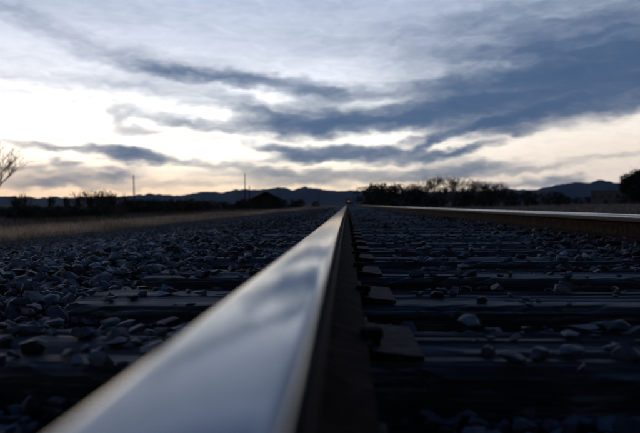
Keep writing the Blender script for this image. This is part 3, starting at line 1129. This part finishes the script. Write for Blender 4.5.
for k in range(12):
    px = 560 + k * 9 + rh.uniform(-3, 3)
    Y = rh.uniform(120, 150)
    x = at(px, Y)
    if 589 < px < 620: Y = 175; x = at(px, Y)
    hgt = height(rh.uniform(195, 199), Y) - gz(x, Y)
    plant('scrub_bush', shrubs[k % 5], x, Y, 'low dark bush in the scattered scrub around the pale building', 'shrub', 'scrub near the pale building', hgt * 1.5, rh.uniform(0, 6), hgt)
# round evergreen at the right edge
eg = leafy_meshes(140, 5.6, 5.6, 18000, .14, M['evergreen'], 'tree')
Y0 = 84
x = at(640, Y0)
hgt = height(172.5, Y0) - gz(x, Y0)
plant('evergreen_tree', eg, x, Y0, 'round dark evergreen tree cut off by the right edge of the picture', 'tree', None, hgt / 5.7, .4)

# ------------------------------------------------------------------ poles
def pole(px, base_y, top_row, Y, label, arms=0, r=.11):
    x = at(px, Y)
    z0 = gz(x, Y)
    H = height(top_row, Y) - z0
    e = empty('utility_pole', (x, Y, z0))
    tag(e, label, 'pole', 'utility poles')
    Vs, Fs = [], []
    tube(Vs, Fs, (0, 0, -.3), (0.02, 0, H * .5), r, r * .85, 10)
    tube(Vs, Fs, (0.02, 0, H * .5), (0.0, 0, H), r * .85, r * .62, 10)
    c = len(Vs); Vs.append(np.array([0, 0, H + .02]))
    me = bpy.data.meshes.new('shaft')
    top = [c - 10 + k for k in range(10)]
    me.from_pydata([tuple(v) for v in Vs], [], [tuple(f) for f in Fs] + [(top[k], top[(k + 1) % 10], c) for k in range(10)])
    me.materials.append(M['pole'])
    obj('shaft', me, e)
    for k in range(arms):
        zz = H - .35 - k * .7
        obj('crossarm', box_mesh('crossarm', M['pole'], (-.55, .55, r * .75, r * .75 + .09, zz - .05, zz + .05), bev=.01), e)
        for xi in (-.45, .45):
            obj('insulator', box_mesh('insulator', M['metal'], (xi - .03, xi + .03, r * .75 + .015, r * .75 + .075, zz + .05, zz + .16), bev=.012), e)
    return e


pole(134, 205, 173.5, 58, 'lone slim wooden pole standing up from the scrub on the left', 0, .075)
pole(245, 207, 173, 76, 'taller of two poles beside the dark gabled shed', 0, .085)
pole(249.5, 207, 185.5, 78, 'shorter of two poles beside the dark gabled shed', 0, .10)
pole(319, 207, 193, 130, 'short thin post close to the vanishing point left of the rail', 0, .09)
pole(352.5, 207, 190, 170, 'thin pale post just right of where the rail vanishes', 0, .10)

# ------------------------------------------------------------------ gabled shed
Y0 = 80
xa, xb = at(253, Y0), at(279, Y0)
wd = xb - xa
xc = (xa + xb) / 2
z0 = gz(xc, Y0)
sh = empty('gabled_shed', (xc, Y0, z0), R(8))
tag(sh, 'dark low shed with a wide shallow gabled roof beside two poles', 'shed')
eave = height(198.6, Y0) - z0
ridge = height(192.2, Y0) - z0
D = 5.0
bm = bmesh.new()
hw = wd / 2
pr = [(-hw, -.1), (hw, -.1), (hw, eave), (0, ridge - .08), (-hw, eave)]
a_ = [bm.verts.new((x_, -D / 2, z_)) for x_, z_ in pr]; c_ = [bm.verts.new((x_, D / 2, z_)) for x_, z_ in pr]
bm.faces.new(a_); bm.faces.new(list(reversed(c_)))
for k in range(5):
    bm.faces.new((a_[k], c_[k], c_[(k + 1) % 5], a_[(k + 1) % 5]))
obj('wall', bm_mesh('wall', bm, M['boards']), sh)
ov = .55
for s in (-1, 1):
    bm = bmesh.new()
    sl_ = (ridge - eave) / hw
    xs_ = [0, s * (hw + ov)]
    zs_ = [ridge, ridge - sl_ * (hw + ov)]
    vv = []
    for yy in (-D / 2 - .5, D / 2 + .5):
        for x_, z_ in zip(xs_, zs_):
            vv.append(bm.verts.new((x_ + s * .002, yy, z_ + .02))); vv.append(bm.verts.new((x_ + s * .002, yy, z_ + .12)))
    idx = [(0, 1, 3, 2), (4, 6, 7, 5), (0, 4, 5, 1), (2, 3, 7, 6), (1, 5, 7, 3), (0, 2, 6, 4)]
    for f in idx:
        bm.faces.new([vv[i_] for i_ in f])
    obj('roof_slope', bm_mesh('roof_slope', bm, M['roof']), sh)
dr = obj('door', box_mesh('door', M['roof'], (-.55, .45, -D / 2 - .06, -D / 2 - .002, 0, min(2.0, eave * .85)), bev=.01), sh)
obj('handle', box_mesh('handle', M['metal'], (.30, .36, -D / 2 - .10, -D / 2 - .061, .9, 1.05)), dr)
wn = obj('window', box_mesh('window', M['boards'], (.85, 1.75, -D / 2 - .05, -D / 2 - .002, .75, 1.5)), sh)
obj('pane', box_mesh('pane', M['glass'], (.93, 1.67, -D / 2 - .06, -D / 2 - .051, .83, 1.42)), wn)

# ------------------------------------------------------------------ pale building far right
Y0 = 160
xa, xb = at(592, Y0), at(620, Y0)
xc = (xa + xb) / 2; hw = (xb - xa) / 2
z0 = gz(xc, Y0)
pb = empty('pale_building', (xc, Y0, z0), R(-24))
tag(pb, 'low pale building with dark windows beside the round evergreen', 'building')
zt = height(192.5, Y0) - z0
obj('wall', box_mesh('wall', M['plaster'], (-hw, hw, -3, 3, -.2, zt)), pb)
obj('roof', box_mesh('roof', M['metal'], (-hw - .3, hw + .3, -3.3, 3.3, zt + .003, zt + .28), bev=.03), pb)
nwin = 4
for k in range(nwin):
    cx_ = -hw + (k + .5) * 2 * hw / nwin
    w_ = obj('window', box_mesh('window', M['metal'], (cx_ - .55, cx_ + .55, -3.06, -3.002, zt * .40, zt * .78)), pb)
    obj('pane', box_mesh('pane', M['glass'], (cx_ - .48, cx_ + .48, -3.08, -3.061, zt * .43, zt * .75)), w_)
obj('door', box_mesh('door', M['boards'], (-.45, .45, -3.06, -3.002, .0, zt * .36)), pb)

# ------------------------------------------------------------------ rail vehicle far down the track
Y0 = 310
xc = (RAIL_L + RAIL_R) / 2
rvh = empty('rail_vehicle', (xc, Y0, TOP))
tag(rvh, 'tiny dark rail vehicle with lit lamps at the far end of the track', 'rail vehicle')
obj('body', box_mesh('body', M['vehicle'], (-1.4, 1.4, 0, 7, .95, 2.3), (-1.15, 1.15, .9, 3.4, 2.2, 3.1), bev=.08), rvh)
obj('underframe', box_mesh('underframe', M['black'], (-1.35, 1.35, .15, 6.85, .55, 1.0), bev=.04), rvh)
obj('windscreen', box_mesh('windscreen', M['glass'], (-.95, .95, .86, .898, 2.4, 2.95), bev=.01), rvh)
for yy in (1.3, 5.5):
    for s in (-1, 1):
        Vs, Fs = [], []
        tube(Vs, Fs, (s * .7535 - .06, yy, .42), (s * .7535 + .06, yy, .42), .42, .42, 20)
        me = bpy.data.meshes.new('wheel')
        me.from_pydata([tuple(v) for v in Vs], [], [tuple(f) for f in Fs] + [tuple(range(20)), tuple(range(20, 40))])
        me.materials.append(M['black'])
        obj('wheel', me, rvh)


def lamp_disc(x_, z_, r_, mat_, nm):
    Vs, Fs = [], []
    tube(Vs, Fs, (x_, -.10, z_), (x_, -.003, z_), r_, r_ * 1.1, 14)
    me = bpy.data.meshes.new(nm)
    me.from_pydata([tuple(v) for v in Vs], [], [tuple(f) for f in Fs] + [tuple(range(14))])
    me.materials.append(mat_)
    return obj(nm, me, rvh)


lamp_disc(.25, 1.95, .12, M['lamp_white'], 'headlight')
lamp_disc(-.95, 1.85, .13, M['lamp_red'], 'marker_lamp')
lamp_disc(1.1, 1.85, .13, M['lamp_red'], 'marker_lamp')

# ------------------------------------------------------------------ haze
hz = box_mesh('haze', M['black'], (-7600, 7600, -7600, 7600, -14, 420))
hz.materials.clear()
hm = bpy.data.materials.new('dusk_haze'); hm.use_nodes = True
hm.node_tree.nodes.clear()
pvn = hm.node_tree.nodes.new('ShaderNodeVolumePrincipled')
pvn.inputs['Color'].default_value = (.30, .56, 1.0, 1)
pvn.inputs['Density'].default_value = 3.6e-5
pvn.inputs['Anisotropy'].default_value = 0.0
ho = hm.node_tree.nodes.new('ShaderNodeOutputMaterial')
hm.node_tree.links.new(pvn.outputs[0], ho.inputs['Volume'])
hz.materials.append(hm)
ho_ = obj('haze', hz)
tag(ho_, 'thin blue evening haze over the plain', kind='stuff')
